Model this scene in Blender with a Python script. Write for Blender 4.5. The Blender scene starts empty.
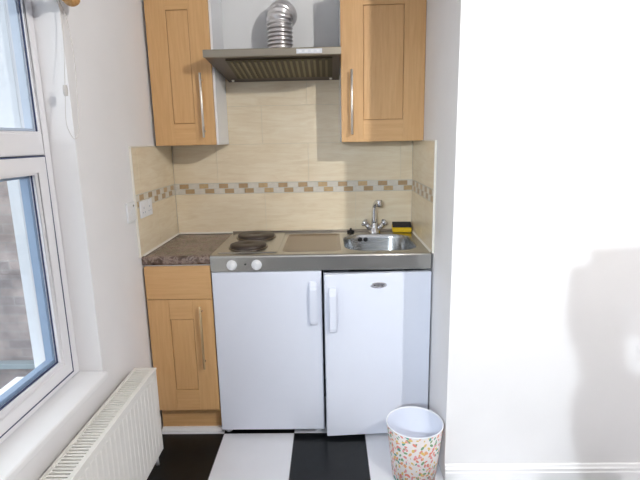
import bpy, bmesh, math, random
from mathutils import Vector, Matrix
random.seed(7)
PI = math.pi
COL = bpy.context.scene.collection

# ------------------------------------------------------------------ materials
def lin(c):
    return tuple((x/12.92 if x <= .04045 else ((x+.055)/1.055)**2.4) for x in c)
def rgb(r, g, b):
    return lin((r/255, g/255, b/255)) + (1,)
class NT:
    def __init__(s, name):
        s.m = bpy.data.materials.new(name); s.m.use_nodes = True
        s.t = s.m.node_tree; s.b = s.t.nodes['Principled BSDF']; s.out = s.t.nodes['Material Output']
    def n(s, kind, **kw):
        x = s.t.nodes.new(kind)
        for k, v in kw.items():
            if k in x.inputs: x.inputs[k].default_value = v
            else: setattr(x, k, v)
        return x
    def l(s, a, b): s.t.links.new(a, b)
    def coord(s, scale=(1,1,1), kind='Object', rot=(0,0,0), loc=(0,0,0)):
        tc = s.n('ShaderNodeTexCoord'); mp = s.n('ShaderNodeMapping')
        mp.inputs['Scale'].default_value = scale; mp.inputs['Rotation'].default_value = rot
        mp.inputs['Location'].default_value = loc
        s.l(tc.outputs[kind], mp.inputs['Vector']); return mp.outputs['Vector']
    def ramp(s, fac, stops, interp='LINEAR'):
        r = s.n('ShaderNodeValToRGB'); r.color_ramp.interpolation = interp
        e = r.color_ramp.elements
        while len(e) < len(stops): e.new(.5)
        for i, (p, c) in enumerate(stops): e[i].position = p; e[i].color = c
        s.l(fac, r.inputs['Fac']); return r.outputs['Color']
    def bump(s, h, strength=.2, dist=.002):
        b = s.n('ShaderNodeBump'); b.inputs['Strength'].default_value = strength
        b.inputs['Distance'].default_value = dist
        s.l(h, b.inputs['Height']); s.l(b.outputs['Normal'], s.b.inputs['Normal'])

def plain(name, c, rough=.5, metal=0., noise=.0, scale=40., spec=.5, bump=0.):
    t = NT(name); t.b.inputs['Roughness'].default_value = rough
    t.b.inputs['Metallic'].default_value = metal
    t.b.inputs['Specular IOR Level'].default_value = spec
    base = rgb(*c)
    nz = t.n('ShaderNodeTexNoise', Scale=scale, Detail=4.)
    t.l(t.coord(), nz.inputs['Vector'])
    lo = tuple(x*(1-noise) for x in base[:3])+(1,); hi = tuple(min(1, x*(1+noise)) for x in base[:3])+(1,)
    t.l(t.ramp(nz.outputs['Fac'], [(.3, lo), (.7, hi)]), t.b.inputs['Base Color'])
    if bump: t.bump(nz.outputs['Fac'], bump, .003)
    return t.m

def wood(name, c1, c2, axis='z'):
    t = NT(name); t.b.inputs['Roughness'].default_value = .42
    sc = {'z': (38, 38, 2.2), 'x': (2.2, 38, 38), 'y': (38, 2.2, 38)}[axis]
    nz = t.n('ShaderNodeTexNoise', Scale=2.2, Detail=6., Roughness=.62, Distortion=.5)
    t.l(t.coord(sc), nz.inputs['Vector'])
    t.l(t.ramp(nz.outputs['Fac'], [(.3, rgb(*c2)), (.68, rgb(*c1))]), t.b.inputs['Base Color'])
    t.bump(nz.outputs['Fac'], .05, .001)
    return t.m

def steel(name, c, rough=.28, axis='x', metal=1.0, amt=.06):
    t = NT(name); t.b.inputs['Metallic'].default_value = metal
    sc = {'x': (1.5, 160, 160), 'z': (160, 160, 1.5), 'y': (160, 1.5, 160)}[axis]
    nz = t.n('ShaderNodeTexNoise', Scale=2., Detail=4.)
    t.l(t.coord(sc), nz.inputs['Vector'])
    base = rgb(*c)
    t.l(t.ramp(nz.outputs['Fac'], [(.3, tuple(x*(1-amt) for x in base[:3])+(1,)), (.7, base)]), t.b.inputs['Base Color'])
    rr = t.n('ShaderNodeMapRange'); rr.inputs['To Min'].default_value = rough*.93; rr.inputs['To Max'].default_value = rough*1.08
    t.l(nz.outputs['Fac'], rr.inputs['Value']); t.l(rr.outputs['Result'], t.b.inputs['Roughness'])
    return t.m

M = {}
M['plaster'] = plain('white_plaster_paint', (240, 239, 240), .85, noise=.012, scale=6, spec=.2, bump=.04)
M['room_paint'] = plain('grey_room_paint', (150, 153, 164), .9, noise=.02, scale=5)
M['plaster_grey'] = plain('alcove_paint', (238, 240, 242), .85, noise=.015, scale=5, spec=.2)
M['gloss_white'] = plain('white_gloss_paint', (243, 243, 244), .35, noise=.01, scale=8)
M['upvc'] = plain('white_upvc', (236, 235, 238), .3, noise=.008, scale=10)
M['gasket'] = plain('window_gasket_rubber', (58, 66, 100), .6, noise=.05)
M['spacer'] = plain('glazing_spacer_bar', (146, 168, 196), .45, noise=.04)
M['spacer_light'] = plain('pale_spacer_bar', (205, 215, 230), .4, noise=.02)
M['enamel'] = plain('white_enamel', (226, 231, 244), .32, noise=.006, scale=12)
M['enamel_side'] = plain('white_cabinet_side', (222, 226, 232), .4, noise=.008, scale=12)
M['plastic_white'] = plain('white_plastic', (240, 242, 246), .3, noise=.005)
M['radiator'] = plain('radiator_enamel', (238, 236, 230), .35, noise=.008, scale=10)
M['rad_dark'] = plain('radiator_convector_metal', (165, 176, 195), .5, noise=.05)
M['melamine'] = plain('white_melamine', (244, 246, 250), .4, noise=.006)
M['wood'] = wood('beech_effect', (216, 174, 122), (203, 158, 105))
M['wood_h'] = wood('beech_effect_horizontal', (216, 174, 122), (204, 159, 106), 'x')
M['wood_groove'] = plain('beech_groove', (176, 132, 82), .6, noise=.05)
M['pole_wood'] = wood('varnished_pole_wood', (205, 160, 100), (172, 122, 66), 'y')
M['nickel'] = steel('satin_nickel', (236, 232, 226), .36, 'z')
M['satin_wood_reflect'] = steel('satin_metal_wood_reflection', (205, 180, 140), .3, 'z')  # warm tint puts the wood's reflection into the metal colour
M['steel_drainer'] = steel('reflection_tinted_stainless', (160, 148, 134), .34, 'x')  # brown tint paints in the drainer's reflection of the tiles
M['steel'] = steel('brushed_stainless', (190, 189, 184), .26, 'x')
M['steel_apron'] = steel('brushed_stainless_front', (176, 180, 184), .3, 'x')
M['steel_bowl'] = steel('sink_bowl_stainless', (180, 182, 184), .27, 'x')
M['steel_hood'] = steel('hood_stainless', (160, 153, 140), .42, 'x')
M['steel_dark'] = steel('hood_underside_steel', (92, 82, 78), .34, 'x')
M['filter'] = steel('grease_filter_mesh', (78, 72, 58), .45, 'x')
M['filter_slat'] = steel('grease_filter_slat', (122, 116, 92), .4, 'x')
M['hob'] = plain('cast_iron_hotplate', (62, 52, 47), .4, metal=.3, noise=.12, scale=30)
M['hob_ring'] = steel('hotplate_trim_ring', (120, 112, 105), .25)
M['chrome'] = steel('chrome', (225, 226, 230), .08)
M['foil'] = steel('crinkled_aluminium', (236, 234, 234), .3, 'z')
M['black'] = plain('black_plastic', (20, 20, 22), .4, noise=.1)
M['gap_shade'] = plain('gap_shade_black', (26, 26, 30), .8, noise=.1)  # black that stands for shade in the gap under the unit
M['silicone'] = plain('white_silicone', (238, 234, 224), .4, noise=.02)
M['cordgrey'] = plain('pale_grey_bead_chain', (205, 200, 196), .5, noise=.03)
M['sponge'] = plain('yellow_sponge_foam', (232, 192, 40), .9, noise=.12, scale=160, bump=.4)
M['scourer'] = plain('dark_scourer', (52, 50, 54), .95, noise=.35, scale=260, bump=.5)
M['tile_black'] = plain('black_vinyl_tile', (13, 16, 18), .3, noise=.25, scale=30, spec=.3)
M['tile_white'] = plain('white_vinyl_tile', (226, 228, 234), .3, noise=.015, scale=12)
M['tile_joint'] = plain('grey_tile_joint', (120, 122, 128), .6, noise=.05)
M['grout'] = plain('cream_grout', (226, 216, 194), .8, noise=.03)
M['mos_base'] = plain('mosaic_pale_stone', (206, 202, 190), .4, noise=.05, scale=60)
M['mos_light'] = plain('mosaic_light_tile', (218, 212, 200), .35, noise=.06, scale=60)
M['mos_brown'] = plain('mosaic_brown_tile', (178, 150, 112), .35, noise=.1, scale=60)
M['mos_tan'] = plain('mosaic_tan_tile', (194, 166, 124), .35, noise=.1, scale=60)
M['roller'] = plain('white_roller_fabric', (205, 205, 212), .9, noise=.02)
M['concrete'] = plain('outdoor_concrete', (150, 160, 165), .9, noise=.12, scale=3, bump=.2)
M['render'] = plain('white_painted_render', (240, 242, 246), .8, noise=.02)
M['skin'] = plain('skin', (214, 168, 142), .5, noise=.04)
M['jumper'] = plain('grey_knit', (96, 100, 112), .95, noise=.15, scale=200, bump=.4)
M['denim'] = plain('blue_denim', (56, 66, 92), .9, noise=.15, scale=200)
M['hair'] = plain('dark_hair', (48, 34, 26), .5, noise=.3, scale=90)
M['shoe'] = plain('dark_shoe', (36, 34, 36), .6, noise=.1)

# travertine-look wall tiles
t = NT('cream_travertine_tile'); t.b.inputs['Roughness'].default_value = .3
nz = t.n('ShaderNodeTexNoise', Scale=3., Detail=7., Roughness=.6, Distortion=.8)
t.l(t.coord((2.2, 2.2, 14)), nz.inputs['Vector'])
nz2 = t.n('ShaderNodeTexNoise', Scale=2., Detail=2.); t.l(t.coord((2, 2, 3)), nz2.inputs['Vector'])
c = t.ramp(nz.outputs['Fac'], [(.25, rgb(230, 216, 190)), (.5, rgb(240, 229, 207)), (.78, rgb(247, 240, 222))])
c2 = t.ramp(nz2.outputs['Fac'], [(.3, rgb(244, 236, 222)), (.7, rgb(255, 252, 246))])
mx = t.n('ShaderNodeMix', data_type='RGBA', blend_type='MULTIPLY'); mx.inputs[0].default_value = .8
t.l(c, mx.inputs[6]); t.l(c2, mx.inputs[7]); t.l(mx.outputs[2], t.b.inputs['Base Color'])
M['travertine'] = t.m
# dark marbled laminate
t = NT('brown_marbled_laminate'); t.b.inputs['Roughness'].default_value = .25
nz = t.n('ShaderNodeTexNoise', Scale=11., Detail=8., Roughness=.65, Distortion=1.6); t.l(t.coord(), nz.inputs['Vector'])
t.l(t.ramp(nz.outputs['Fac'], [(.32, rgb(46, 34, 30)), (.46, rgb(98, 80, 68)), (.53, rgb(152, 134, 124)), (.58, rgb(84, 66, 58)), (.72, rgb(176, 162, 152))]), t.b.inputs['Base Color'])
M['laminate'] = t.m
# bin pattern: two scatterings of little coloured leaves on white
t = NT('leaf_print_card'); t.b.inputs['Roughness'].default_value = .45
cols = [(0, rgb(240, 150, 132)), (.2, rgb(92, 168, 152)), (.34, rgb(244, 184, 130)), (.5, rgb(242, 168, 172)), (.66, rgb(140, 178, 132)), (.78, rgb(240, 208, 120)), (.9, rgb(240, 150, 140))]
def leaves(rot, seed, sx, sy, th):
    v = t.n('ShaderNodeTexVoronoi', Scale=1., Randomness=.85)
    mp = t.n('ShaderNodeMapping'); mp.inputs['Scale'].default_value = (sx, sy, 1); mp.inputs['Location'].default_value = (seed, seed*.7, 0)
    t.l(t.coord((.68, 1, 1), 'UV', (0, 0, rot)), mp.inputs['Vector']); t.l(mp.outputs['Vector'], v.inputs['Vector'])
    lt = t.n('ShaderNodeMath', operation='LESS_THAN'); lt.inputs[1].default_value = th
    t.l(v.outputs['Distance'], lt.inputs[0])
    sp = t.n('ShaderNodeSeparateColor'); t.l(v.outputs['Color'], sp.inputs[0])
    return lt.outputs[0], t.ramp(sp.outputs[0], cols, 'CONSTANT')
prev = None
for rot, seed, sx, sy, th in ((.6, 0, 66, 36, .36), (-.8, 3.3, 62, 35, .35), (1.5, 7.1, 60, 33, .30), (.1, 11.3, 58, 32, .28)):
    m1, k1 = leaves(rot, seed, sx, sy, th)
    b = t.n('ShaderNodeMix', data_type='RGBA'); b.inputs[6].default_value = rgb(250, 242, 240)
    if prev: t.l(prev, b.inputs[6])
    t.l(m1, b.inputs[0]); t.l(k1, b.inputs[7]); prev = b.outputs[2]
t.l(b.outputs[2], t.b.inputs['Base Color']); M['leafprint'] = t.m
# brick
t = NT('weathered_brick'); t.b.inputs['Roughness'].default_value = .9
br = t.n('ShaderNodeTexBrick', Scale=1., **{'Mortar Size': .008, 'Mortar Smooth': .6, 'Brick Width': .215, 'Row Height': .078, 'Bias': -.1})
br.inputs['Color1'].default_value = rgb(196, 180, 176); br.inputs['Color2'].default_value = rgb(164, 154, 154); br.inputs['Mortar'].default_value = rgb(184, 176, 174)
t.l(t.coord((1, 1, 1), 'Object', (PI/2, 0, 0)), br.inputs['Vector'])
nz = t.n('ShaderNodeTexNoise', Scale=5., Detail=6.); t.l(t.coord(), nz.inputs['Vector'])
mx = t.n('ShaderNodeMix', data_type='RGBA', blend_type='MULTIPLY'); mx.inputs[0].default_value = .7
t.l(br.outputs['Color'], mx.inputs[6]); t.l(t.ramp(nz.outputs['Fac'], [(.3, rgb(150, 150, 150)), (.7, rgb(255, 255, 255))]), mx.inputs[7])
t.l(mx.outputs[2], t.b.inputs['Base Color']); M['brick'] = t.m
# glass: thin pane
t = NT('window_glass'); tr = t.n('ShaderNodeBsdfTransparent'); gl = t.n('ShaderNodeBsdfGlossy'); gl.inputs['Roughness'].default_value = .02
tr.inputs['Color'].default_value = (.97, .985, 1, 1)
fr = t.n('ShaderNodeLayerWeight'); fr.inputs['Blend'].default_value = .12; ms = t.n('ShaderNodeMixShader')
pw = t.n('ShaderNodeMath', operation='MULTIPLY_ADD'); pw.inputs[1].default_value = .12; pw.inputs[2].default_value = .03
t.l(fr.outputs['Facing'], pw.inputs[0]); t.l(pw.outputs[0], ms.inputs[0]); t.l(tr.outputs[0], ms.inputs[1]); t.l(gl.outputs[0], ms.inputs[2]); t.l(ms.outputs[0], t.out.inputs['Surface'])
M['glass'] = t.m
def emit(name, c, s):
    t = NT(name); t.b.inputs['Emission Color'].default_value = c; t.b.inputs['Emission Strength'].default_value = s
    t.b.inputs['Base Color'].default_value = c
    return t.m

# ------------------------------------------------------------------ mesh helpers
def BM(): return bmesh.new()
def merge(bm, other, mi=0, mat=None):
    if mat is not None: bmesh.ops.transform(other, matrix=mat, verts=other.verts)
    for f in other.faces: f.material_index = mi
    me = bpy.data.meshes.new('tmp'); other.to_mesh(me); other.free()
    bm.from_mesh(me); bpy.data.meshes.remove(me); return bm
def box(bm, x0, x1, y0, y1, z0, z1, bev=0., seg=2, mi=0, mat=None):
    o = bmesh.new(); bmesh.ops.create_cube(o, size=1)
    for v in o.verts:
        v.co = Vector(((x0+x1)/2+v.co.x*(x1-x0), (y0+y1)/2+v.co.y*(y1-y0), (z0+z1)/2+v.co.z*(z1-z0)))
    if bev: bmesh.ops.bevel(o, geom=o.edges[:], offset=bev, segments=seg, profile=.5, affect='EDGES')
    return merge(bm, o, mi, mat)
def prism(bm, pts, axis, a0, a1, bev=0., mi=0):
    """polygon pts in the two other axes, extruded along axis"""
    o = bmesh.new()
    def mk(p, a):
        return {'x': (a, p[0], p[1]), 'y': (p[0], a, p[1]), 'z': (p[0], p[1], a)}[axis]
    v0 = [o.verts.new(mk(p, a0)) for p in pts]; v1 = [o.verts.new(mk(p, a1)) for p in pts]
    o.faces.new(v0); o.faces.new(v1[::-1]); n = len(pts)
    for i in range(n): o.faces.new((v0[i], v0[(i+1) % n], v1[(i+1) % n], v1[i]))
    bmesh.ops.recalc_face_normals(o, faces=o.faces)
    if bev: bmesh.ops.bevel(o, geom=o.edges[:], offset=bev, segments=2, profile=.5, affect='EDGES')
    return merge(bm, o, mi)
def lathe(bm, prof, c=(0,0,0), n=40, mi=0, mat=None, uv=False, close=False):
    """prof: list of (r, z) about z axis"""
    o = bmesh.new(); rings = []
    L = [0.]
    for i in range(1, len(prof)): L.append(L[-1]+math.hypot(prof[i][0]-prof[i-1][0], prof[i][1]-prof[i-1][1]))
    for r, z in prof:
        if r < 1e-6: rings.append([o.verts.new((0, 0, z))])
        else: rings.append([o.verts.new((r*math.cos(2*PI*k/n), r*math.sin(2*PI*k/n), z)) for k in range(n)])
    ul = o.loops.layers.uv.new('UVMap') if uv else None
    for i in range(len(prof)-1):
        A, B = rings[i], rings[i+1]
        for k in range(n):
            k2 = (k+1) % n
            if len(A) == 1 and len(B) == 1: continue
            if len(A) == 1: f = o.faces.new((A[0], B[k2], B[k])) if True else None; us = None
            elif len(B) == 1: f = o.faces.new((A[k], A[k2], B[0])); us = None
            else:
                f = o.faces.new((A[k], A[k2], B[k2], B[k]))
                us = [(k/n, L[i]), ((k+1)/n, L[i]), ((k+1)/n, L[i+1]), (k/n, L[i+1])]
            f.smooth = True
            if ul and us:
                for lp, u in zip(f.loops, us): lp[ul].uv = u
    bmesh.ops.recalc_face_normals(o, faces=o.faces)
    bmesh.ops.transform(o, matrix=(mat or Matrix.Translation(c)), verts=o.verts)
    return merge(bm, o, mi)
def tube(bm, pts, r, n=12, mi=0, caps=True):
    """swept tube; r a number or list"""
    pts = [Vector(p) for p in pts]; m = len(pts)
    rs = r if isinstance(r, (list, tuple)) else [r]*m
    o = bmesh.new(); rings = []
    up = Vector((0, 0, 1)); T0 = (pts[1]-pts[0]).normalized()
    if abs(T0.dot(up)) > .9: up = Vector((1, 0, 0))
    N = (up-T0*up.dot(T0)).normalized()
    for i in range(m):
        T = (pts[min(i+1, m-1)]-pts[max(i-1, 0)]).normalized()
        N = (N-T*N.dot(T)).normalized(); B = T.cross(N)
        rings.append([o.verts.new(pts[i]+rs[i]*(math.cos(2*PI*k/n)*N+math.sin(2*PI*k/n)*B)) for k in range(n)])
    for i in range(m-1):
        for k in range(n):
            f = o.faces.new((rings[i][k], rings[i][(k+1) % n], rings[i+1][(k+1) % n], rings[i+1][k])); f.smooth = True
    if caps: o.faces.new(rings[0][::-1]); o.faces.new(rings[-1])
    bmesh.ops.recalc_face_normals(o, faces=o.faces)
    return merge(bm, o, mi)
def smooth_path(P, k=8):
    """Catmull-Rom through P"""
    P = [Vector(p) for p in P]; Q = [P[0]*2-P[1]]+P+[P[-1]*2-P[-2]]; out = []
    for i in range(1, len(Q)-2):
        for j in range(k):
            s = j/k; a, b, c, d = Q[i-1:i+3]
            out.append(.5*((2*b)+(c-a)*s+(2*a-5*b+4*c-d)*s*s+(3*b-a-3*c+d)*s**3))
    return out+[P[-1]]
def rrect(x0, x1, y0, y1, r, n=8):
    out = []
    for cx, cy, a0 in ((x1-r, y1-r, 0), (x0+r, y1-r, PI/2), (x0+r, y0+r, PI), (x1-r, y0+r, 3*PI/2)):
        for k in range(n+1):
            a = a0+PI/2*k/n; out.append((cx+r*math.cos(a), cy+r*math.sin(a)))
    return out
def loft(bm, loops, mi=0, cap_end=True, cap_start=False):
    o = bmesh.new(); R = [[o.verts.new(p) for p in lp] for lp in loops]; n = len(loops[0])
    for A, B in zip(R, R[1:]):
        for k in range(n):
            f = o.faces.new((A[k], A[(k+1) % n], B[(k+1) % n], B[k])); f.smooth = True
    if cap_end: o.faces.new(R[-1])
    if cap_start: o.faces.new(R[0][::-1])
    bmesh.ops.recalc_face_normals(o, faces=o.faces)
    return merge(bm, o, mi)

def obj(name, bm, mats, parent=None, label=None):
    me = bpy.data.meshes.new(name)
    if parent is not None:
        bmesh.ops.transform(bm, matrix=parent_world(parent).inverted(), verts=bm.verts)
    bm.to_mesh(me); bm.free()
    for m in (mats if isinstance(mats, (list, tuple)) else [mats]): me.materials.append(m)
    o = bpy.data.objects.new(name, me); COL.objects.link(o)
    if parent is not None: o.parent = parent
    if label: o['label'] = label
    return o
def parent_world(p):
    m = Matrix.Identity(4)
    while p is not None:
        m = Matrix.LocRotScale(p.location, p.rotation_euler, p.scale) @ m; p = p.parent
    return m
def tag(o, label, cat, group=None):
    o['label'] = label; o['category'] = cat
    if group: o['group'] = group
    return o
def thing(name, label, cat, loc=(0,0,0), group=None):
    o = bpy.data.objects.new(name, None); COL.objects.link(o); o.location = loc; o.empty_display_size = .05
    return tag(o, label, cat, group)
def struct(name, bm, m, parent=None):
    o = obj(name, bm, m, parent)
    if parent is None: o['kind'] = 'structure'
    return o

# ------------------------------------------------------------------ dimensions (metres)
W = 1.323        # alcove width
YR = -.882        # face of the wall right of the alcove
CT = .90         # counter height
CEIL = 2.50; YB = -5.2; XR = 3.7
WT = .245        # outer wall thickness
WY0, WY1, WZ0, WZ1 = -1.01, -2.30, .575, 2.15   # window hole

# ------------------------------------------------------------------ room shell
bm = BM()
box(bm, -WT, 0, WY0, .3, -.1, CEIL); box(bm, -WT, 0, YB, WY1, -.1, CEIL)
box(bm, -WT, 0, WY1, WY0, -.1, WZ0-.03); box(bm, -WT, 0, WY1, WY0, WZ1, CEIL)
struct('wall_left', bm, M['plaster'])
bm = BM(); box(bm, 0, W, 0, .3, -.1, CEIL); struct('wall_back', bm, M['plaster_grey'])
bm = BM(); box(bm, W, XR, YR, .3, -.1, CEIL); struct('wall_right', bm, M['plaster'])
bm = BM(); box(bm, XR, XR+.2, YB, YR, -.1, CEIL); struct('wall_far_right', bm, M['room_paint'])
bm = BM(); box(bm, -WT, XR+.2, YB-.2, YB, -.1, CEIL); struct('wall_rear', bm, M['room_paint'])
bm = BM(); box(bm, -WT, XR+.2, YB-.2, .3, CEIL, CEIL+.15); struct('ceiling', bm, M['plaster'])
# chequered floor: real tiles with a hair of joint between
bm = BM(); box(bm, 0, XR, YB, 0, -.02, -.0015, mi=2)
P = .345; g = .0012
for i in range(-1, 11):
    for j in range(-2, 14):
        x0, x1 = .325+P*(i-1), .325+P*i; y1 = -.545-P*j; y0 = y1-P
        x0, x1, y0, y1 = max(x0, 0), min(x1, XR), max(y0, YB), min(y1, 0)
        if x1-x0 < .01 or y1-y0 < .01: continue
        if y1 > YR and x1 > W: x1 = W
        if x1-x0 < .01: continue
        box(bm, x0+g, x1-g, y0+g, y1-g, -.0016, 0, mi=(i+j+1) % 2)
struct('floor', bm, [M['tile_white'], M['tile_black'], M['tile_joint']])

def skirting(name, run, axis, at, sgn):
    """moulded skirting board, profile depth d / height z"""
    prof = [(0, 0), (.018, 0), (.018, .042), (.015, .046), (.015, .058), (.010, .063), (.007, .071), (.004, .074), (0, .074)]
    bm = BM(); prism(bm, [(at+sgn*d, z) for d, z in prof], axis, run[0], run[1])
    struct(name, bm, M['gloss_white'])
skirting('baseboard_right', (W, XR), 'x', YR, -1)
skirting('baseboard_left', (-.57, YB+.02), 'y', 0, 1)
skirting('baseboard_far_right', (YR-.02, YB+.02), 'y', XR, -1)
skirting('baseboard_rear', (0, XR), 'x', YB, 1)

# ------------------------------------------------------------------ window (lower opening sash, upper fixed pane)
win = bpy.data.objects.new('window_1', None); COL.objects.link(win); win.location = (-.13, WY0, WZ0); win['kind'] = 'structure'
XF = -.087
def ring(bm, x0, x1, ya, yb, za, zb, w, bev=.004, mi=0):
    """rectangular frame in the yz plane, mitred corners, ya>yb"""
    out = [(ya, za), (yb, za), (yb, zb), (ya, zb)]; inn = [(ya-w, za+w), (yb+w, za+w), (yb+w, zb-w), (ya-w, zb-w)]
    o = bmesh.new()
    for k in range(4):
        q = [out[k], out[(k+1) % 4], inn[(k+1) % 4], inn[k]]
        v0 = [o.verts.new((x0, *p)) for p in q]; v1 = [o.verts.new((x1, *p)) for p in q]
        o.faces.new(v0); o.faces.new(v1)
        for i in range(4): o.faces.new((v0[i], v0[(i+1) % 4], v1[(i+1) % 4], v1[i]))
    bmesh.ops.remove_doubles(o, verts=o.verts, dist=1e-6)
    bmesh.ops.recalc_face_normals(o, faces=o.faces)
    if bev:
        es = [e for e in o.edges if len(e.link_faces) == 2 and abs(e.calc_face_angle(0)) > 1]
        bmesh.ops.bevel(o, geom=es, offset=bev, segments=2, profile=.5, affect='EDGES')
    return merge(bm, o, mi)
bm = BM(); ring(bm, -.155, XF, WY0, WY1, WZ0, WZ1, .040, .005)
box(bm, -.15, XF, WY1+.04, WY0-.04, 1.3745, 1.445, .004)
frame = obj('window_frame', bm, M['upvc'], win)
bm = BM(); ring(bm, -.146, XF-.004, WY0-.0385, WY1+.0385, 1.4435, WZ1-.0385, .008, .003)
obj('glazing_bead', bm, M['upvc'], win)
bm = BM(); ring(bm, -.15, XF+.004, WY0-.049, WY1+.049, WZ0+.024, 1.369, .046, .004)
ring(bm, -.146, XF, WY0-.093, WY1+.093, WZ0+.068, 1.334, .017, .004)
obj('opening_sash', bm, M['upvc'], win)
bm = BM(); ring(bm, -.13, XF+.0035, WY0-.0445, WY1+.0445, WZ0+.0195, 1.3735, .0045, 0)
obj('sash_seal', bm, M['gasket'], win)
def pane(za, zb, inset, spm, wd):
    bm = BM(); box(bm, -.106, -.103, WY1+inset, WY0-inset, za, zb); p = obj('glass_pane', bm, M['glass'], win)
    bm = BM(); ring(bm, -.1025, -.097, WY0-inset+.002, WY1+inset-.002, za-.002, zb+.002, .0045, 0); obj('glazing_gasket', bm, M['gasket'], p)
    bm = BM(); ring(bm, -.132, -.1065, WY0-inset-.001, WY1+inset+.001, za+.001, zb-.001, wd, 0); obj('spacer_bar', bm, spm, p)
pane(1.450, WZ1-.045, .0455, M['spacer_light'], .010); pane(WZ0+.0865, 1.319, .1085, M['spacer'], .014)
bm = BM(); box(bm, -.088, .022, WY1+.002, WY0-.002, WZ0-.028, WZ0, .007, 3); struct('window_sill', bm, M['gloss_white'], win)
bm = BM(); box(bm, -.33, -.156, WY1+.002, WY0-.002, WZ0-.05, WZ0-.02, .004); struct('outer_sill', bm, M['render'], win)

# painted outer reveal
bm = BM(); box(bm, -.247, -.156, WY0-.014, WY0-.001, WZ0, WZ1, 0); struct('trim_1', bm, M['render'])

# outside: brick return wall with stone ledge, paved yard
bm = BM(); box(bm, -7, -.6, 1.2, 1.45, -1.0, 1.75); tag(obj('brick_wall', bm, M['brick']), 'weathered grey brown brick wall seen outside through the lower window pane', 'brick wall')
tb = thing('stone_ledge', 'pale stone ledge running low along the brick wall outside', 'ledge', (-3, 1.19, -.44))
bm = BM(); box(bm, -6.9, -.7, 1.12, 1.199, -.47, -.42, .006); obj('ledge_slab', bm, M['concrete'], tb)
bm = BM(); box(bm, -40, -WT-.01, -40, 40, -1.1, -1.0); g = struct('ground', bm, M['concrete'])

# ------------------------------------------------------------------ tiled splashback
BZ0, BZ1 = 1.1225, 1.184
def tiles(bm, u0, u1, z0, z1, pitch, off, place):
    g = .0011; u = off
    while u > u0: u -= pitch
    while u < u1:
        a, b = max(u, u0), min(u+pitch, u1)
        if b-a > .004: place(bm, a+g, b-g, z0+g, z1-g)
        u += pitch
def pl_back(bm, a, b, z0, z1, mi=0): box(bm, a, b, -.008, -.002, z0, z1, .0008, 1, mi)
def pl_left(bm, a, b, z0, z1, mi=0): box(bm, .001, .0078, -b, -a, z0, z1, .0008, 1, mi)
def pl_right(bm, a, b, z0, z1, mi=0): box(bm, W-.0078, W-.001, -b, -a, z0, z1, .0008, 1, mi)
D = .568
SB3 = {}
for nm, pl, u0, u1, rows in (('back_tiles', pl_back, .008, W-.008, ((CT+.002, BZ0, .505), (BZ1, 1.39, .25), (1.39, 1.59, .505), (1.59, 1.745, .25))),
                             ('left_side_tiles', pl_left, .009, D, ((CT+.002, BZ0, .3), (BZ1, 1.39, .5))),
                             ('right_side_tiles', pl_right, .009, D, ((CT+.002, BZ0, .3), (BZ1, 1.39, .5)))):
    lab, loc = {'back_tiles': ('cream stone-look tiled splashback with brown mosaic border on the back wall, below the hood', (W/2, -.004, CT)),
        'left_side_tiles': ('cream tiled splashback on the left side of the alcove, behind the plug socket', (.004, -.3, CT)),
        'right_side_tiles': ('cream tiled splashback on the right side of the alcove, beside the sink', (W-.004, -.3, CT))}[nm]
    sb = SB3[nm] = thing('tiled_splashback', lab, 'splashback', loc, 'tiled alcove splashbacks')
    bm = BM()
    for z0, z1, off in rows: tiles(bm, u0, u1, z0, z1, .5, off, pl)
    z1 = rows[-1][1]
    if pl is pl_back: box(bm, u0, u1, -.0062, -.001, CT+.002, z1, mi=1)
    elif pl is pl_left: box(bm, .0005, .0062, -u1, -u0, CT+.002, z1, mi=1)
    else: box(bm, W-.0062, W-.0005, -u1, -u0, CT+.002, z1, mi=1)
    obj('tile_field', bm, [M['travertine'], M['grout']], sb)
    # mosaic border: two staggered rows of small pieces
    bm = BM(); pl(bm, u0, u1, BZ0+.001, BZ1-.001, 0)
    def piece(a, b, z0, z1, mi):
        if b-a < .004: return
        e = .0009
        if pl is pl_back: box(bm, a, b, -.008-e, -.004, z0, z1, .0006, 1, mi)
        elif pl is pl_left: box(bm, .004, .0078+e, -b, -a, z0, z1, .0006, 1, mi)
        else: box(bm, W-.0078-e, W-.004, -b, -a, z0, z1, .0006, 1, mi)
    per = .1095; h = .0245; mid = (BZ0+BZ1)/2
    for r in (0, 1):
        z0 = mid+.0015 if r == 0 else mid-.0015-h
        u = (.034 if r == 0 else .0655)-per*2
        while u < u1:
            a, b = max(u, u0), min(u+.05, u1); piece(a, b, z0, z0+h, random.choice((2, 2, 3)))
            a, b = max(u+.053, u0), min(u+per-.003, u1); piece(a, b, z0, z0+h, 1)
            u += per
    obj('mosaic_border', bm, [M['mos_base'], M['mos_light'], M['mos_brown'], M['mos_tan']], sb)
for x0, x1 in ((.0005, .0105), (W-.0105, W-.0005)):
    bm = BM(); box(bm, x0, x1, -D-.006, -D+.001, CT+.002, 1.392, .001); box(bm, x0, x1, -D-.004, -.276, 1.39, 1.395, .001)
    obj('edge_trim', bm, M['silicone'], SB3['left_side_tiles' if x0 < .5 else 'right_side_tiles'])
for key, prof, ax, a0, a1 in (('back_tiles', [(-.008, CT+.0025), (-.016, CT+.0025), (-.008, CT+.010)], 'x', .016, W-.016),
                              ('left_side_tiles', [(.0085, CT+.0025), (.0155, CT+.0025), (.0085, CT+.010)], 'y', -.545, -.010),
                              ('right_side_tiles', [(W-.0085, CT+.0025), (W-.0155, CT+.0025), (W-.0085, CT+.010)], 'y', -.545, -.010)):
    bm = BM(); prism(bm, prof, ax, a0, a1); obj('sealant_bead', bm, M['silicone'], SB3[key])

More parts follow.
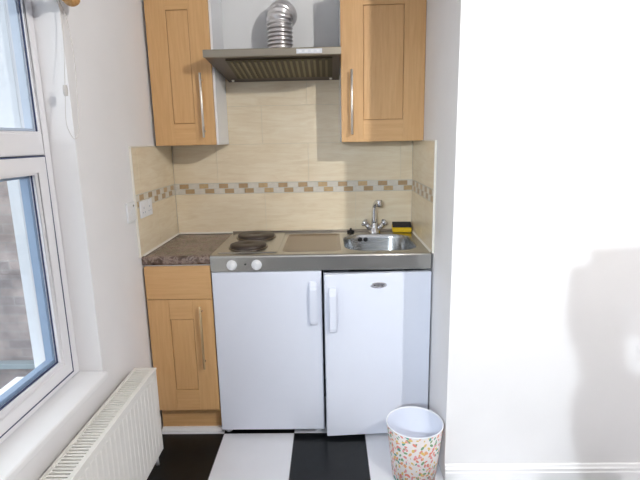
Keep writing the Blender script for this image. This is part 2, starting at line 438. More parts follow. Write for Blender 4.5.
# ------------------------------------------------------------------ cabinets
def shaker_door(parent, name, x0, x1, z0, z1, y, px0, px1, pz0, pz1, th=.018):
    """framed door: four rails/stiles round a recessed centre panel; y = front face"""
    bm = BM()
    box(bm, x0, px0, y, y+th, z0, z1, .0016); box(bm, px1, x1, y, y+th, z0, z1, .0016)
    box(bm, px0-.0005, px1+.0005, y, y+th, z0, pz0, .0016, mi=1); box(bm, px0-.0005, px1+.0005, y, y+th, pz1, z1, .0016, mi=1)
    box(bm, px0-.001, px1+.001, y+.008, y+th-.001, pz0-.001, pz1+.001, mi=2)
    box(bm, px0+.0022, px1-.0022, y+.004, y+.0085, pz0+.0022, pz1-.0022, .001)
    return obj(name, bm, [M['wood'], M['wood_h'], M['wood_groove']], parent)
def bar_handle(parent, x, y, z0, z1, mat, r=.006, label=None):
    bm = BM(); yo = y-.030
    tube(bm, [(x, yo, z0), (x, yo, z0+.001), (x, yo, z1-.001), (x, yo, z1)], [r*.8, r, r, r*.8], 14)
    for z in (z0+.03, z1-.03): tube(bm, [(x, y, z), (x, yo, z)], r*.75, 10)
    return obj('handle', bm, mat, parent, label)

bc = thing('base_cabinet', 'narrow wooden base cabinet with one drawer and one door, left of the white units', 'cabinet', (.16, -.3, 0))
bm = BM(); box(bm, .010, .028, -.541, -.012, .14, .858, .001); box(bm, .296, .313, -.541, -.012, .14, .858, .001)
box(bm, .028, .296, -.541, -.012, .14, .158); box(bm, .028, .296, -.03, -.012, .158, .858); box(bm, .028, .296, -.541, -.012, .84, .858)
obj('carcass', bm, M['melamine'], bc)
bm = BM(); box(bm, .011, .3135, -.560, -.5415, .7, .855, .0016); obj('drawer_front', bm, M['wood_h'], bc)
d = shaker_door(bc, 'door', .011, .3145, .138, .697, -.56, .1125, .221, .245, .602)
bar_handle(d, .263, -.56, .365, .672, M['satin_wood_reflect'], .0055)
bm = BM(); box(bm, .014, .312, -.512, -.496, .002, .1395, .001); obj('plinth', bm, M['wood_h'], bc)
bm = BM(); prism(bm, [(-.512, .0005), (-.53, .0005), (-.53, .008), (-.524, .022), (-.512, .022)], 'x', .014, .312); obj('plinth_strip', bm, M['gloss_white'], bc, 'white strip along the foot of the plinth')

def wall_cabinet(label, x0, x1, dx0, dx1, px0, px1, hx, cat='cabinet'):
    c = thing('wall_cabinet', label, cat, ((x0+x1)/2, -.13, 1.392), 'wooden wall cabinets')
    z0, z1 = 1.392, 2.115; bm = BM(); yb, yf = -.0105, -.2545
    box(bm, x0, x0+.016, yf, yb, z0, z1, .001); box(bm, x1-.016, x1, yf, yb, z0, z1, .001)
    box(bm, x0+.016, x1-.016, yf, yb, z0, z0+.016); box(bm, x0+.016, x1-.016, yf, yb, z1-.016, z1); box(bm, x0+.016, x1-.016, yb-.008, yb, z0, z1)
    obj('carcass', bm, M['melamine'], c, 'white side panels')
    d = shaker_door(c, 'door', dx0, dx1, z0, z1-.002, -.2735, px0, px1, 1.495, 2.010)
    bar_handle(d, hx, -.2735, 1.428, 1.725, M['nickel'], .006)
    return c
wall_cabinet('narrow wooden wall cabinet left of the extractor hood, handle on its right', .015, .322, .016, .312, .113, .217, .262)
wall_cabinet('wider wooden wall cabinet right of the extractor hood, handle on its left', .9245, 1.322, .925, 1.3215, 1.031, 1.221, .975)

# ------------------------------------------------------------------ laminate worktop on the left
bm = BM(); prism(bm, [(-.010, CT), (-.538, CT), (-.5435, CT-.0015), (-.548, CT-.006), (-.549, CT-.012), (-.549, CT-.033), (-.5465, CT-.039), (-.541, CT-.041), (-.010, CT-.041)], 'x', .0012, .3150)
tag(obj('worktop', bm, M['laminate']), 'short dark brown marbled worktop on the narrow wooden base cabinet', 'worktop')

# ------------------------------------------------------------------ stainless kitchenette top
X0, X1 = .3165, W-.0088
kt = thing('steel_sink_top', 'stainless steel kitchenette top with drainer, bowl and two electric hotplates', 'sink top', (.82, -.28, CT-.03))
def holed(bm, outer, holes, z):
    o = bmesh.new(); E = []
    for lp in [outer]+holes:
        vs = [o.verts.new((x, y, z)) for x, y in lp]
        E += [o.edges.new((vs[i], vs[(i+1) % len(vs)])) for i in range(len(vs))]
    bmesh.ops.triangle_fill(o, use_beauty=True, use_dissolve=False, edges=E)
    for f in o.faces:
        if f.normal.z < 0: f.normal_flip()
    return merge(bm, o)
SB = (.928, 1.277, -.503, -.112, .105); DR = (.636, .912, -.505, -.075, .03); HP = (.337, .617, -.512, -.035, .018)
bm = BM(); TZ = CT+.002
holed(bm, [(X0, -.545), (X1, -.545), (X1, -.010), (X0, -.010)], [rrect(*SB), rrect(*DR)], TZ)
# rolled front edge and apron, thin rear lip
prism(bm, [(-.545, TZ), (-.551, TZ-.001), (-.5555, TZ-.004), (-.558, TZ-.010), (-.558, .829), (-.556, .8265), (-.545, .8265)], 'x', X0, X1)
obj('top_surface', bm, M['steel'], kt)
bm = BM(); box(bm, X0+.002, X1-.002, -.0235, -.017, TZ, TZ+.012, .002)
for k in range(40):
    x = .43+k*.0112; box(bm, x, x+.006, -.0243, -.0232, TZ+.0035, TZ+.009, mi=1)
obj('rear_vent_lip', bm, [M['steel_drainer'], M['black']], kt)
def L(r, z, ins): 
    x0, x1, y0, y1, rad = r; return [(x, y, z) for x, y in rrect(x0+ins, x1-ins, y0+ins, y1-ins, max(rad-ins*.6, .01))]
bm = BM(); loft(bm, [L(SB, TZ, 0), L(SB, TZ-.003, .003), L(SB, TZ-.02, .006), L(SB, TZ-.10, .012), L(SB, TZ-.128, .02), L(SB, TZ-.142, .04), L(SB, TZ-.148, .08)])
bowl = obj('sink_bowl', bm, M['steel_bowl'], kt)
bm = BM(); lathe(bm, [(0, .004), (.03, .004), (.04, .002), (.042, 0)], (1.10, -.31, TZ-.1485)); obj('drain', bm, M['chrome'], bowl)
bm = BM()
for x in (1.022, 1.052):
    lathe(bm, [(0, 0), (.010, 0), (.012, -.002), (.012, -.004)], mat=Matrix.Translation((x, -.1255, TZ-.026)) @ Matrix.Rotation(PI/2, 4, 'X'), n=20)
obj('overflow', bm, M['black'], bowl, 'dark twin overflow holes in the bowl wall')
bm = BM(); loft(bm, [L(DR, TZ, 0), L(DR, TZ-.002, .004), L(DR, TZ-.005, .009), L(DR, TZ-.006, .02)])
obj('drainer', bm, M['steel_drainer'], kt)
bm = BM(); loft(bm, [L(HP, TZ+.0002, 0), L(HP, TZ+.003, .002), L(HP, TZ+.004, .006)]); obj('hob_panel', bm, M['steel'], kt)
for cx, cy, r in ((.469, -.152, .097), (.466, -.398, .086)):
    bm = BM(); lathe(bm, [(r+.008, 0), (r+.008, .003), (r+.003, .005), (r, .005)], (cx, cy, TZ+.004), 56)
    lathe(bm, [(r, .002), (r, .014), (r-.003, .0165), (.022, .0165), (.020, .0155), (0, .0155)], (cx, cy, TZ+.004), 56, mi=1)
    obj('hotplate', bm, [M['hob_ring'], M['hob']], kt, 'dark raised cast iron hotplate')
for x in (.414, .527):
    bm = BM(); R = Matrix.Translation((x, -.558, .8575)) @ Matrix.Rotation(PI/2, 4, 'X')
    lathe(bm, [(.0235, 0), (.0235, .004), (.0205, .006), (.0195, .016), (.018, .019), (0, .0195)], mat=R, n=40)
    box(bm, x-.0035, x+.0035, -.5835, -.576, .8405, .8745, .0015)
    obj('control_knob', bm, M['plastic_white'], kt)
bm = BM(); lathe(bm, [(.004, 0), (.004, .002), (0, .003)], mat=Matrix.Translation((.4755, -.558, .8605)) @ Matrix.Rotation(PI/2, 4, 'X'), n=16); obj('indicator_light', bm, M['black'], kt)

# ------------------------------------------------------------------ tap
tp = thing('mixer_tap', 'chrome mixer tap with two cross handles behind the sink bowl', 'tap', (1.105, -.062, TZ))
bm = BM(); c0 = (1.105, -.062, TZ)
lathe(bm, [(.034, .0002), (.034, .006), (.030, .014), (.024, .024), (.0195, .034), (.0180, .050), (.0150, .060), (0, .061)], c0)
obj('body', bm, M['chrome'], tp)
bm = BM(); pth = smooth_path([(1.104, -.062, TZ+.055), (1.104, -.062, TZ+.115), (1.107, -.068, TZ+.152), (1.115, -.094, TZ+.172), (1.122, -.128, TZ+.173)], 8)
tube(bm, pth, [.0168-.0045*min(1, i/14) for i in range(len(pth))], 20)
lathe(bm, [(0, -.020), (.0135, -.020), (.0155, -.016), (.0155, .012), (.012, .016), (0, .016)], (1.123, -.134, TZ+.172), 24)
obj('spout', bm, M['chrome'], tp)
for s_ in (-1, 1):
    bm = BM(); e = Vector((1.105+s_*.055, -.068, TZ+.058))
    tube(bm, [(1.105+s_*.008, -.062, TZ+.016), (1.105+s_*.028, -.065, TZ+.028), e-Vector((s_*.008, 0, .008))], [.015, .0145, .014], 16)
    Rr = Matrix.Translation(e) @ Matrix.Rotation(s_*math.radians(50), 4, 'Y')
    lathe(bm, [(0, -.014), (.014, -.014), (.0175, -.008), (.0175, .005), (.013, .011), (0, .012)], mat=Rr, n=24)
    for k in range(4):
        a = k*PI/2+.6; d = Rr.to_3x3() @ Vector((math.cos(a), math.sin(a), 0)); tube(bm, [e+d*.008, e+d*.0215], [.0062, .0072], 10)
    obj('handle', bm, M['chrome'], tp)

# plug and sponge on the ledge
bm = BM(); lathe(bm, [(0, .0002), (.018, .0002), (.021, .006), (.019, .011), (.008, .013), (.005, .02), (.007, .024), (0, .026)], (.975, -.052, TZ), 28)
tag(obj('sink_plug', bm, M['black']), 'small black rubber sink plug on the steel ledge left of the tap', 'plug')
sp = thing('sponge', 'yellow washing-up sponge with dark scouring top beside the tap', 'sponge', (1.254, -.06, TZ))
R = Matrix.Translation((1.254, -.056, TZ+.0080)) @ Matrix.Rotation(math.radians(-5), 4, 'Z') @ Matrix.Rotation(math.radians(13), 4, 'X')
bm = BM(); box(bm, -.052, .052, -.034, .034, .0003, .030, .008, 3, mat=R); obj('foam', bm, M['sponge'], sp)
bm = BM(); box(bm, -.051, .051, -.033, .033, .0302, .040, .004, 2, mat=R); obj('scourer_pad', bm, M['scourer'], sp)

# ------------------------------------------------------------------ white under-counter units
def grip(parent, x, y, z0, z1, mat=Matrix.Identity(4), flip=1):
    bm = BM(); w = .016
    prof = [(y, z1), (y-.012, z1-.004), (y-.026, z1-.020), (y-.030, z1-.036), (y-.030, z0+.022), (y-.026, z0+.008), (y-.018, z0), (y, z0), (y, z0+.014), (y-.014, z0+.014), (y-.018, z0+.026), (y-.018, z1-.042), (y-.013, z1-.028), (y, z1-.020)]
    o = BM(); prism(o, prof, 'x', x-w, x+w); bmesh.ops.bevel(o, geom=[e for e in o.edges if abs(e.calc_face_angle(0)) > .5], offset=.0018, segments=2, affect='EDGES')
    merge(bm, o, 0, mat); return obj('handle', bm, M['enamel'], parent)
lf = thing('white_cupboard', 'white undercounter unit below the hotplates with its handle on the right', 'kitchen unit', (.57, -.3, 0), 'white units under the steel top')
bm = BM(); box(bm, .319, .817, -.528, -.03, .045, .8255, .003); obj('body', bm, M['enamel'], lf)
bm = BM(); box(bm, .3195, .8195, -.561, -.531, .030, .8235, .004, 3); d = obj('door', bm, M['enamel'], lf)
grip(d, .781, -.561, .572, .778)
bm = BM(); box(bm, .33, .81, -.50, -.48, .0, .045); obj('plinth', bm, M['gap_shade'], lf, 'black panel painting the shade in the gap below the unit')  # panel gives the gap's shade by its black colour
for x in (.345, .79):
    bm = BM(); lathe(bm, [(0, .0), (.016, 0), (.018, .004), (.010, .012), (.008, .044), (0, .044)], (x, -.515, 0), 20); obj('foot', bm, M['plastic_white'], lf)

fr = thing('fridge', 'white undercounter fridge beneath the sink, its door slightly ajar', 'fridge', (1.07, -.3, 0), 'white units under the steel top')
bm = BM(); box(bm, .828, 1.312, -.53, -.03, .02, .742, .003); box(bm, .8285, 1.3115, -.529, -.512, .742, .806); obj('body', bm, M['enamel'], fr)
ang = math.radians(-4.2); HR = Matrix.Translation((1.314, -.533, 0)) @ Matrix.Rotation(-ang, 4, 'Z') @ Matrix.Translation((-1.314, .533, 0))
bm = BM(); box(bm, .829, 1.314, -.563, -.535, .016, .816, .004, 3, mat=HR); d = obj('door', bm, M['enamel'], fr)
bm = BM(); ring2 = BM(); 
box(bm, .84, 1.306, -.535, -.5325, .03, .04, mat=HR); box(bm, .84, 1.306, -.535, -.5325, .79, .80, mat=HR); box(bm, .84, .85, -.535, -.5325, .04, .79, mat=HR); box(bm, 1.296, 1.306, -.535, -.5325, .04, .79, mat=HR); ring2.free()
obj('door_seal', bm, M['enamel_side'], d)
grip(d, .864, -.563, .548, .758, HR)
bm = BM(); o = BM(); lathe(o, [(0, .004), (.020, .004), (.027, .003), (.030, 0)], n=40)
bmesh.ops.transform(o, matrix=HR @ Matrix.Translation((1.073, -.563, .760)) @ Matrix.Rotation(PI/2, 4, 'X') @ Matrix.Diagonal((1.25, .5, 1, 1)), verts=o.verts); merge(bm, o)
bd = obj('maker_badge', bm, M['chrome'], d, 'small oval chrome badge')
bm = BM()
for k in range(7):
    x = 1.073-.021+k*.0062; h = .0042 if k % 3 else .006
    box(bm, x, x+.0036, -.5680, -.5665, .760-h/2, .760+h/2, mat=HR)
obj('badge_lettering', bm, M['black'], bd)

# ------------------------------------------------------------------ cooker hood with flexible duct
hd = thing('cooker_hood', 'stainless steel cooker hood between the two wall cabinets', 'cooker hood', (.624, -.23, 1.71))
hx0, hx1 = .3255, .9225
bm = BM(); box(bm, .318, hx1, -.452, -.430, 1.768, 1.801, .003)
obj('front_strip', bm, M['steel_hood'], hd)
bm = BM(); loft(bm, [[(.320, -.431, 1.772), (hx1-.002, -.431, 1.772), (hx1-.002, -.431, 1.797), (.320, -.431, 1.797)], [(.345, -.022, 1.7115), (hx1-.002, -.022, 1.7115), (hx1-.002, -.022, 1.845), (.345, -.022, 1.845)]], cap_start=True)
for f in bm.faces: f.smooth = False
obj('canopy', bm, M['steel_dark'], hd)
bm = BM(); lathe(bm, [(0, 1.82), (.072, 1.82), (.072, 1.841), (.069, 1.843), (0, 1.843)], (.632, -.15, 0), 40); obj('duct_collar', bm, M['steel_hood'], hd)
# filter hangs in the sloping underside
s = (1.7115-1.772)/(.431-.022)
def hz(y): return 1.772+s*(y+.431)
bm = BM(); fx0, fx1, fy0, fy1 = .405, .885, -.395, -.105
prism(bm, [(fy0, hz(fy0)-.0055), (fy0, hz(fy0)-.0005), (fy1, hz(fy1)-.0005), (fy1, hz(fy1)-.0055)], 'x', fx0, fx1)
for k in range(17):
    x = fx0+.018+k*.0268
    o = BM(); prism(o, [(fy0+.015, hz(fy0+.015)-.0095), (fy0+.015, hz(fy0+.015)-.005), (fy1-.015, hz(fy1-.015)-.005), (fy1-.015, hz(fy1-.015)-.0095)], 'x', x, x+.011)
    merge(bm, o, 1)
obj('grease_filter', bm, [M['filter'], M['filter_slat']], hd)
for x in (.372, .878):
    bm = BM(); lathe(bm, [(0, -.008), (.006, -.007), (.008, -.002), (.008, .001)], (x, -.06, 1.7165), 20); obj('filter_screw', bm, M['nickel'], hd)
bm = BM(); box(bm, .728, .84, -.4545, -.4515, 1.775, 1.794, .001)
for k in range(4): box(bm, .738+k*.026, .752+k*.026, -.4575, -.4540, 1.780, 1.789, .001, mi=1)
obj('control_strip', bm, [M['enamel_side'], M['plastic_white']], hd, 'pale slider strip')

dc = [(.632, -.15, 1.8435), (.632, -.15, 1.945), (.633, -.143, 1.985), (.638, -.112, 2.016), (.644, -.060, 2.027), (.647, -.0095, 2.028)]
pth = smooth_path(dc, 26); tot = len(pth); acc = 0.; rs = []
for i, p in enumerate(pth):
    if i: acc += (pth[i]-pth[i-1]).length
    rs.append(.0605+.0048*math.sin(acc*2*PI/.0185))
bm = BM(); tube(bm, pth, rs, 40)
for v in bm.verts:
    n = math.sin(v.co.z*310+v.co.x*190)*math.sin(v.co.x*240+v.co.y*330); v.co += Vector((n, n*.7, n*.5))*.0011
tag(obj('flexible_duct', bm, M['foil']), 'ribbed silver flexible duct rising from the cooker hood', 'duct')

# ------------------------------------------------------------------ sockets
def socket(x, y0, y1, z0, z1, label, th=.009, holes=True):
    s_ = thing('wall_switch', label, 'switch', (x, (y0+y1)/2, (z0+z1)/2))
    bm = BM(); box(bm, x+.0003, x+th, y0, y1, z0, z1, .003, 3); obj('faceplate', bm, M['plastic_white'], s_)
    return s_
s1 = socket(.0, -.662, -.580, 1.074, 1.160, 'white wall plate with a dark dot on the plaster beside the tiles')
bm = BM(); lathe(bm, [(0, .0015), (.004, .001), (.005, 0)], mat=Matrix.Translation((.009, -.60, 1.142)) @ Matrix.Rotation(PI/2, 4, 'Y'), n=16); obj('indicator', bm, M['black'], s1, 'small dark indicator dot')
bm = BM(); box(bm, .0088, .012, -.630, -.608, 1.100, 1.130, .002); obj('switch_rocker', bm, M['plastic_white'], s1)
s2 = socket(.0088, -.540, -.400, 1.075, 1.152, 'white double plug socket on the tiles of the left alcove side')
s2['category'] = 'socket'; s2.name = 'wall_socket'
for yc in (-.505, -.435):
    bm = BM(); box(bm, .0175, .0205, yc-.012, yc+.008, 1.128, 1.144, .0015); obj('switch_rocker', bm, M['plastic_white'], s2)
    bm = BM()
    box(bm, .0176, .0180, yc-.003, yc+.003, 1.114, 1.123); box(bm, .0176, .0180, yc-.016, yc-.009, 1.096, 1.101); box(bm, .0176, .0180, yc+.009, yc+.016, 1.096, 1.101)
    obj('pin_holes', bm, M['rad_dark'], s2)

# ------------------------------------------------------------------ radiator
rd = thing('radiator', 'white panel radiator with slotted top grille below the window', 'radiator', (.075, -1.5, .1))
ry0, ry1, rz0, rz1 = -2.25, -.805, .102, .480
bm = BM(); box(bm, .108, .121, ry0, ry1, rz0, rz1, .003)
y = ry1-.028
while y > ry0+.03:
    prism(bm, [(.1205, y), (.1205, y-.022), (.1228, y-.017), (.1228, y-.005)], 'z', rz0+.025, rz1-.025); y -= .0333
obj('front_panel', bm, M['radiator'], rd)
bm = BM(); box(bm, .030, .040, ry0, ry1, rz0, rz1-.003, .002); obj('back_panel', bm, M['radiator'], rd)
for y0, y1 in ((ry1-.006, ry1), (ry0, ry0+.006)):
    bm = BM(); box(bm, .036, .112, y0, y1, rz0+.01, rz1-.002, .002); obj('side_cover', bm, M['radiator'], rd)
bm = BM(); y = ry1-.012
box(bm, .028, .042, ry0, ry1, rz1-.004, rz1+.003, .0015); box(bm, .106, .123, ry0, ry1, rz1-.004, rz1+.003, .0015)
box(bm, .04, .108, ry1-.010, ry1, rz1-.003, rz1+.003, .001)
while y > ry0+.01:
    box(bm, .040, .108, y-.0095, y, rz1-.0025, rz1+.0015); y -= .0155
obj('top_grille', bm, M['radiator'], rd)
bm = BM(); y = ry1-.02
while y > ry0+.02:
    box(bm, .0405, .1075, y-.0015, y, rz0+.03, rz1-.05); y -= .02
obj('convector_fins', bm, M['rad_dark'], rd)
bm = BM(); tube(bm, [(.075, ry1-.004, .135), (.075, ry1+.03, .135)], .009, 14); tube(bm, [(.075, ry1+.03, .145), (.075, ry1+.03, .0)], .0075, 14)
lathe(bm, [(0, .07), (.013, .07), (.016, .06), (.016, .02), (.011, .0), (0, 0)], (.075, ry1+.03, .120), 24)
obj('valve', bm, M['plastic_white'], rd)
for yy in (-1.0, -2.0):
    bm = BM(); box(bm, .0005, .034, yy-.015, yy+.015, .16, .42, .002); obj('wall_bracket', bm, M['radiator'], rd)

# ------------------------------------------------------------------ curtain pole, roller blind and chain
cp = thing('curtain_pole', 'wooden curtain pole with turned finial at the top of the window', 'curtain pole', (.06, -1.7, 1.864))
bm = BM(); tube(bm, [(.052, -1.065, 1.864), (.052, -2.5, 1.864)], .014, 24); obj('pole', bm, M['pole_wood'], cp)
bm = BM(); lathe(bm, [(0, -.062), (.008, -.060), (.019, -.050), (.026, -.034), (.026, -.022), (.017, -.010), (.015, -.004), (.021, .002), (.021, .008), (.0145, .012), (.0145, .03)], mat=Matrix.Translation((.052, -1.058, 1.864)) @ Matrix.Rotation(PI/2, 4, 'X'), n=32)
obj('finial', bm, M['pole_wood'], cp)
for yy in (-1.12, -2.4):
    bm = BM(); tube(bm, [(.0005, yy, 1.864), (.05, yy, 1.864)], .011, 16); tube(bm, [(.052, yy-.008, 1.864), (.052, yy+.008, 1.864)], .0205, 24)
    obj('bracket', bm, M['pole_wood'], cp)
rb = thing('roller_blind', 'pale rolled-up roller blind inside the top of the window recess', 'blind', (-.04, -1.65, 1.95))
bm = BM(); tube(bm, [(-.055, WY0-.022, 1.925), (-.055, WY1+.02, 1.925)], .030, 28); obj('roll', bm, M['roller'], rb)
bm = BM(); box(bm, -.029, -.0265, WY1+.024, WY0-.026, 1.885, 1.925); box(bm, -.034, -.021, WY1+.024, WY0-.026, 1.868, 1.864, .003); obj('bottom_bar', bm, M['roller'], rb)
for a, b in ((WY0-.020, WY0-.001), (WY1+.001, WY1+.02)):
    bm = BM(); box(bm, -.085, -.02, a, b, 1.885, 1.965, .002); obj('end_bracket', bm, M['plastic_white'], rb)
ch = thing('blind_chain', 'thin white looped chain with connector hanging beside the window', 'pull chain', (.02, -1.04, 1.43))
A = [(-.02, -1.033, 1.90), (.006, -1.030, 1.856), (.02, -1.042, 1.766), (.02, -1.072, 1.588), (.02, -1.091, 1.485), (.02, -1.076, 1.444), (.02, -1.049, 1.425), (.02, -1.02, 1.445), (.02, -1.008, 1.50), (.02, -.997, 1.586), (.02, -.990, 1.699), (.012, -1.000, 1.821), (-.01, -1.030, 1.905)]
bm = BM(); tube(bm, smooth_path(A, 8), .0010, 8); obj('cord', bm, M['cordgrey'], ch)
bm = BM(); lathe(bm, [(0, 0), (.006, .001), (.0075, .01), (.0075, .024), (.006, .034), (0, .035)], (.02, -1.072, 1.560), 16); obj('connector', bm, M['cordgrey'], ch)

# ------------------------------------------------------------------ waste bin
wb = thing('waste_bin', 'round waste bin printed with small coloured leaves standing by the wall corner', 'bin', (1.201, -.850, 0))
c = (1.201, -.850, 0)
bm = BM(); lathe(bm, [(0, .0005), (.088, .0005), (.090, .003), (.1165, .248)], c, 72, uv=True)
obj('bin_body', bm, M['leafprint'], wb)
bm = BM(); lathe(bm, [(0, .006), (.086, .006), (.1135, .2475)], c, 72); obj('inner_wall', bm, M['enamel'], wb, 'plain white inside of the bin')
bm = BM(); lathe(bm, [(.1125, .246), (.1130, .2495), (.1150, .2510), (.1175, .2500), (.1180, .2465), (.1165, .2455)], c, 72); obj('rim', bm, M['plastic_white'], wb)

# ------------------------------------------------------------------ pendant lamp, and an added spot for the right wall
pl = thing('pendant_lamp', 'bare bulb pendant hanging from the ceiling, outside the frame', 'lamp', (2.1, -2.7, CEIL))
bm = BM(); lathe(bm, [(0, 0), (.045, 0), (.045, -.012), (.02, -.03), (0, -.03)], (2.1, -2.7, CEIL-.0005)); obj('ceiling_rose', bm, M['plastic_white'], pl)
bm = BM(); tube(bm, [(2.1, -2.7, CEIL-.03), (2.1, -2.7, 2.41)], .003, 8); lathe(bm, [(0, .05), (.014, .05), (.018, .0), (0, .0)], (2.1, -2.7, 2.38)); obj('cord', bm, M['plastic_white'], pl)
bm = BM(); lathe(bm, [(0, -.045), (.018, -.041), (.032, -.025), (.035, -.005), (.027, .018), (.015, .035), (.012, .05), (0, .05)], (2.1, -2.7, 2.335))
obj('bulb', bm, emit('warm_bulb', (1, .965, .91, 1), 3900.), pl)
wl = thing('added_wall_spot', 'small white spot lamp on an arm, added out of view to throw a shadow on the right wall', 'lamp', (0, -3.75, 1.72))
LP = Vector((.35, -3.75, 1.75)); AIM = (Vector((1.95, -.88, .75))-LP).normalized()
bm = BM(); lathe(bm, [(0, .012), (.03, .010), (.035, 0)], mat=Matrix.Translation((.0005, -3.79, 1.72)) @ Matrix.Rotation(PI/2, 4, 'Y'))
tube(bm, smooth_path([(.01, -3.79, 1.72), (.15, -3.81, 1.73), tuple(LP-AIM*.09)], 6), .007, 10); obj('added_spot_arm', bm, M['plastic_white'], wl)
bm = BM(); lathe(bm, [(0, -.09), (.022, -.088), (.030, -.07), (.034, -.01), (.031, -.01), (.027, -.06), (0, -.065)], mat=Matrix.Translation(LP) @ AIM.to_track_quat('Z', 'Y').to_matrix().to_4x4(), n=32)
obj('added_spot_head', bm, M['plastic_white'], wl)
sl = bpy.data.lights.new('added_shadow_spot', 'SPOT'); sl.energy = 330; sl.color = (.84, .93, 1); sl.spot_size = math.radians(58); sl.spot_blend = .85; sl.shadow_soft_size = .012  # added spot, aimed so the raised arm's shadow lands on the right wall
so = bpy.data.objects.new('added_shadow_spot', sl); COL.objects.link(so); so.location = LP; so.rotation_euler = (-AIM).to_track_quat('Z', 'Y').to_euler()

# ------------------------------------------------------------------ the photographer, behind the camera; the raised arm shades the right wall
def skin(name, verts, edges, radii, mat, parent, sub=2, label=None):
    me = bpy.data.meshes.new(name); pw = parent_world(parent).inverted()
    me.from_pydata([pw @ Vector(v) for v in verts], edges, [])
    o = bpy.data.objects.new(name, me); COL.objects.link(o); o.parent = parent
    md = o.modifiers.new('skin', 'SKIN'); md.use_smooth_shade = True
    for i, r in enumerate(radii):
        sv = me.skin_vertices[0].data[i]; sv.radius = r if isinstance(r, tuple) else (r, r); sv.use_root = (i == 0)
    s_ = o.modifiers.new('sub', 'SUBSURF'); s_.levels = sub; s_.render_levels = sub
    me.materials.append(mat)
    if label: o['label'] = label
    return o
PX, PY = 1.055, -3.10
ps = thing('person', 'person behind the camera in grey jumper and jeans holding up a phone', 'person', (PX, PY, 0))
V = [(PX, PY, .95), (PX, PY-.01, 1.12), (PX, PY, 1.30), (PX, PY, 1.43), (PX, PY+.01, 1.50), (PX, PY+.02, 1.58), (PX, PY+.025, 1.66), (PX, PY+.015, 1.71)]
R = [(.15, .11), (.135, .10), (.165, .11), (.10, .075), .052, (.065, .085), (.075, .092), (.055, .07)]
E_ = [(i, i+1) for i in range(7)]
for s_, hand in ((-1, Vector((.874, -2.775, 1.396))), (1, Vector((.946, -2.80, 1.380)))):
    k = len(V); V += [(PX+s_*.17, PY, 1.39), (PX+s_*.20, PY+.05, 1.12), tuple(hand+Vector((0, -.03, -.07))), tuple(hand+Vector((0, .005, .015)))]
    R += [.058, .046, .030, (.042, .028)]; E_ += [(3, k), (k, k+1), (k+1, k+2), (k+2, k+3)]
    # fingers curled round the edge of the phone, thumb behind
    for f in range(4):
        b = hand+Vector((-s_*.002*0+s_*.0, .012, .048-f*.021)); q = len(V); ln = (.040, .046, .044, .034)[f]
        V += [tuple(b+Vector((s_*.018, .014, 0))), tuple(b+Vector((s_*.012, .036, .002))), tuple(b+Vector((-s_*ln*.55, .050, 0)))]
        R += [.009, .0085, .0075]; E_ += [(k+3, q), (q, q+1), (q+1, q+2)]
    q = len(V); V += [tuple(hand+Vector((-s_*.018, -.004, .03))), tuple(hand+Vector((-s_*.040, .010, .048)))]; R += [.011, .009]; E_ += [(k+3, q), (q, q+1)]
for s_ in (-1, 1):
    k = len(V); V += [(PX+s_*.09, PY, .86), (PX+s_*.10, PY+.02, .48), (PX+s_*.11, PY-.02, .085), (PX+s_*.12, PY+.12, .035)]; R += [.088, .058, .042, (.042, .030)]
    E_ += [(0, k), (k, k+1), (k+1, k+2), (k+2, k+3)]
skin('body', V, E_, R, M['skin'], ps)
# clothes as slightly larger shells
V = [(PX, PY, .93), (PX, PY-.01, 1.12), (PX, PY, 1.30), (PX, PY, 1.435)]; R = [(.165, .125), (.150, .115), (.180, .125), (.112, .088)]; E_ = [(0, 1), (1, 2), (2, 3)]
for s_, hand in ((-1, Vector((.874, -2.775, 1.396))), (1, Vector((.946, -2.80, 1.380)))):
    k = len(V); V += [(PX+s_*.17, PY, 1.39), (PX+s_*.20, PY+.05, 1.12), tuple(hand+Vector((.002, -.030, -.062)))]; R += [.075, .070, .062]; E_ += [(3, k), (k, k+1), (k+1, k+2)]
skin('jumper', V, E_, R, M['jumper'], ps)
V = [(PX, PY, .96)]; R = [(.16, .12)]; E_ = []
for s_ in (-1, 1):
    k = len(V); V += [(PX+s_*.09, PY, .86), (PX+s_*.10, PY+.02, .48), (PX+s_*.11, PY-.015, .10)]; R += [.098, .070, .060]; E_ += [(0, k), (k, k+1), (k+1, k+2)]
skin('jeans', V, E_, R, M['denim'], ps)
for s_ in (-1, 1):
    bm = BM(); box(bm, PX+s_*.115-.05, PX+s_*.115+.05, PY-.09, PY+.19, 0, .085, .035, 4); obj('shoe', bm, M['shoe'], ps)
bm = BM(); o = BM(); bmesh.ops.create_icosphere(o, subdivisions=3, radius=1)
for v in o.verts:
    v.co = Vector((v.co.x*.092, v.co.y*.108, v.co.z*.10 if v.co.z > 0 else v.co.z*.16))
    if v.co.y > .05 and v.co.z < .045: v.co.y = .02
merge(bm, o, 0, Matrix.Translation((PX, PY+.005, 1.68)))
for f in bm.faces: f.smooth = True
obj('hair', bm, M['hair'], ps)
for s_ in (-1, 1): 
    bm = BM(); o = BM(); bmesh.ops.create_icosphere(o, subdivisions=2, radius=.012); merge(bm, o, 0, Matrix.Translation((PX+s_*.03, PY+.108, 1.655))); obj('eye', bm, M['gloss_white'], ps)
bm = BM(); tube(bm, [(PX, PY+.105, 1.66), (PX, PY+.130, 1.622), (PX, PY+.108, 1.612)], [.008, .014, .008], 12); obj('nose', bm, M['skin'], ps)
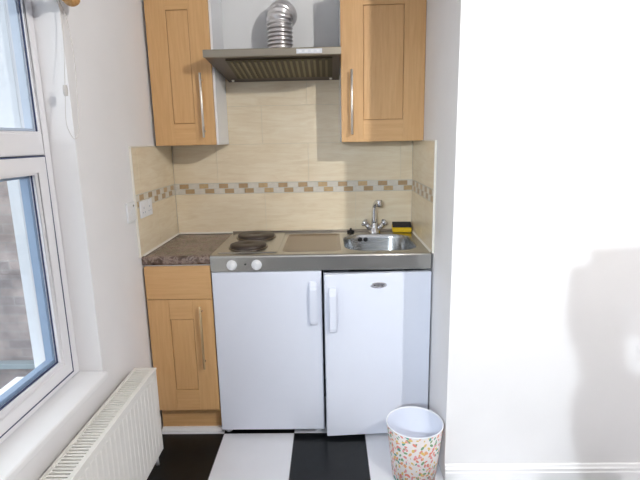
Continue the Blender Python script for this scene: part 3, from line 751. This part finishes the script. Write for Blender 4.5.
bm = BM(); tube(bm, [(PX-.024, PY+.090, 1.583), (PX, PY+.103, 1.580), (PX+.024, PY+.090, 1.583)], [.003, .007, .003], 10); obj('mouth', bm, plain('lips', (178, 104, 96), .5), ps)
ph = thing('phone', 'black mobile phone held up by the person behind the camera', 'phone', (.947, -2.712, 1.395))
bm = BM(); box(bm, .888, 1.038, -2.7155, -2.7085, 1.395, 1.475, .004, 3); obj('phone_body', bm, M['black'], ph)

# ------------------------------------------------------------------ daylight
w = bpy.data.worlds.new('sky'); bpy.context.scene.world = w; w.use_nodes = True
nt = w.node_tree; bg = nt.nodes['Background']
tc = nt.nodes.new('ShaderNodeTexCoord'); nz = nt.nodes.new('ShaderNodeTexNoise'); nz.inputs['Scale'].default_value = 3.3
rp = nt.nodes.new('ShaderNodeValToRGB'); rp.color_ramp.elements[0].color = (.88, .95, 1, 1); rp.color_ramp.elements[1].color = (.94, .98, 1, 1)
nt.links.new(tc.outputs['Generated'], nz.inputs['Vector']); nt.links.new(nz.outputs['Fac'], rp.inputs['Fac']); nt.links.new(rp.outputs['Color'], bg.inputs['Color'])
bg.inputs['Strength'].default_value = 3.3

# ------------------------------------------------------------------ camera
yaw, pit, rol, f = -0.0215936654, .203993924, -0.0207241478, 484.678
fw = Vector((math.sin(yaw)*math.cos(pit), math.cos(yaw)*math.cos(pit), -math.sin(pit)))
r = Vector((math.cos(yaw), -math.sin(yaw), 0)); u = r.cross(fw)
c, s = math.cos(rol), math.sin(rol); r2 = c*r+s*u; u2 = -s*r+c*u
cam = bpy.data.cameras.new('camera'); co = bpy.data.objects.new('camera', cam); COL.objects.link(co)
cam.sensor_width = 36; cam.lens = f*36/640; cam.clip_start = .02
m = Matrix((r2, u2, -fw)).transposed().to_4x4(); m.translation = Vector((.86192, -2.67839, 1.40622)); co.matrix_world = m
sc = bpy.context.scene; sc.camera = co
sc.view_settings.view_transform = 'Standard'; sc.view_settings.look = 'None'; sc.view_settings.gamma = 1; sc.view_settings.exposure = -.78
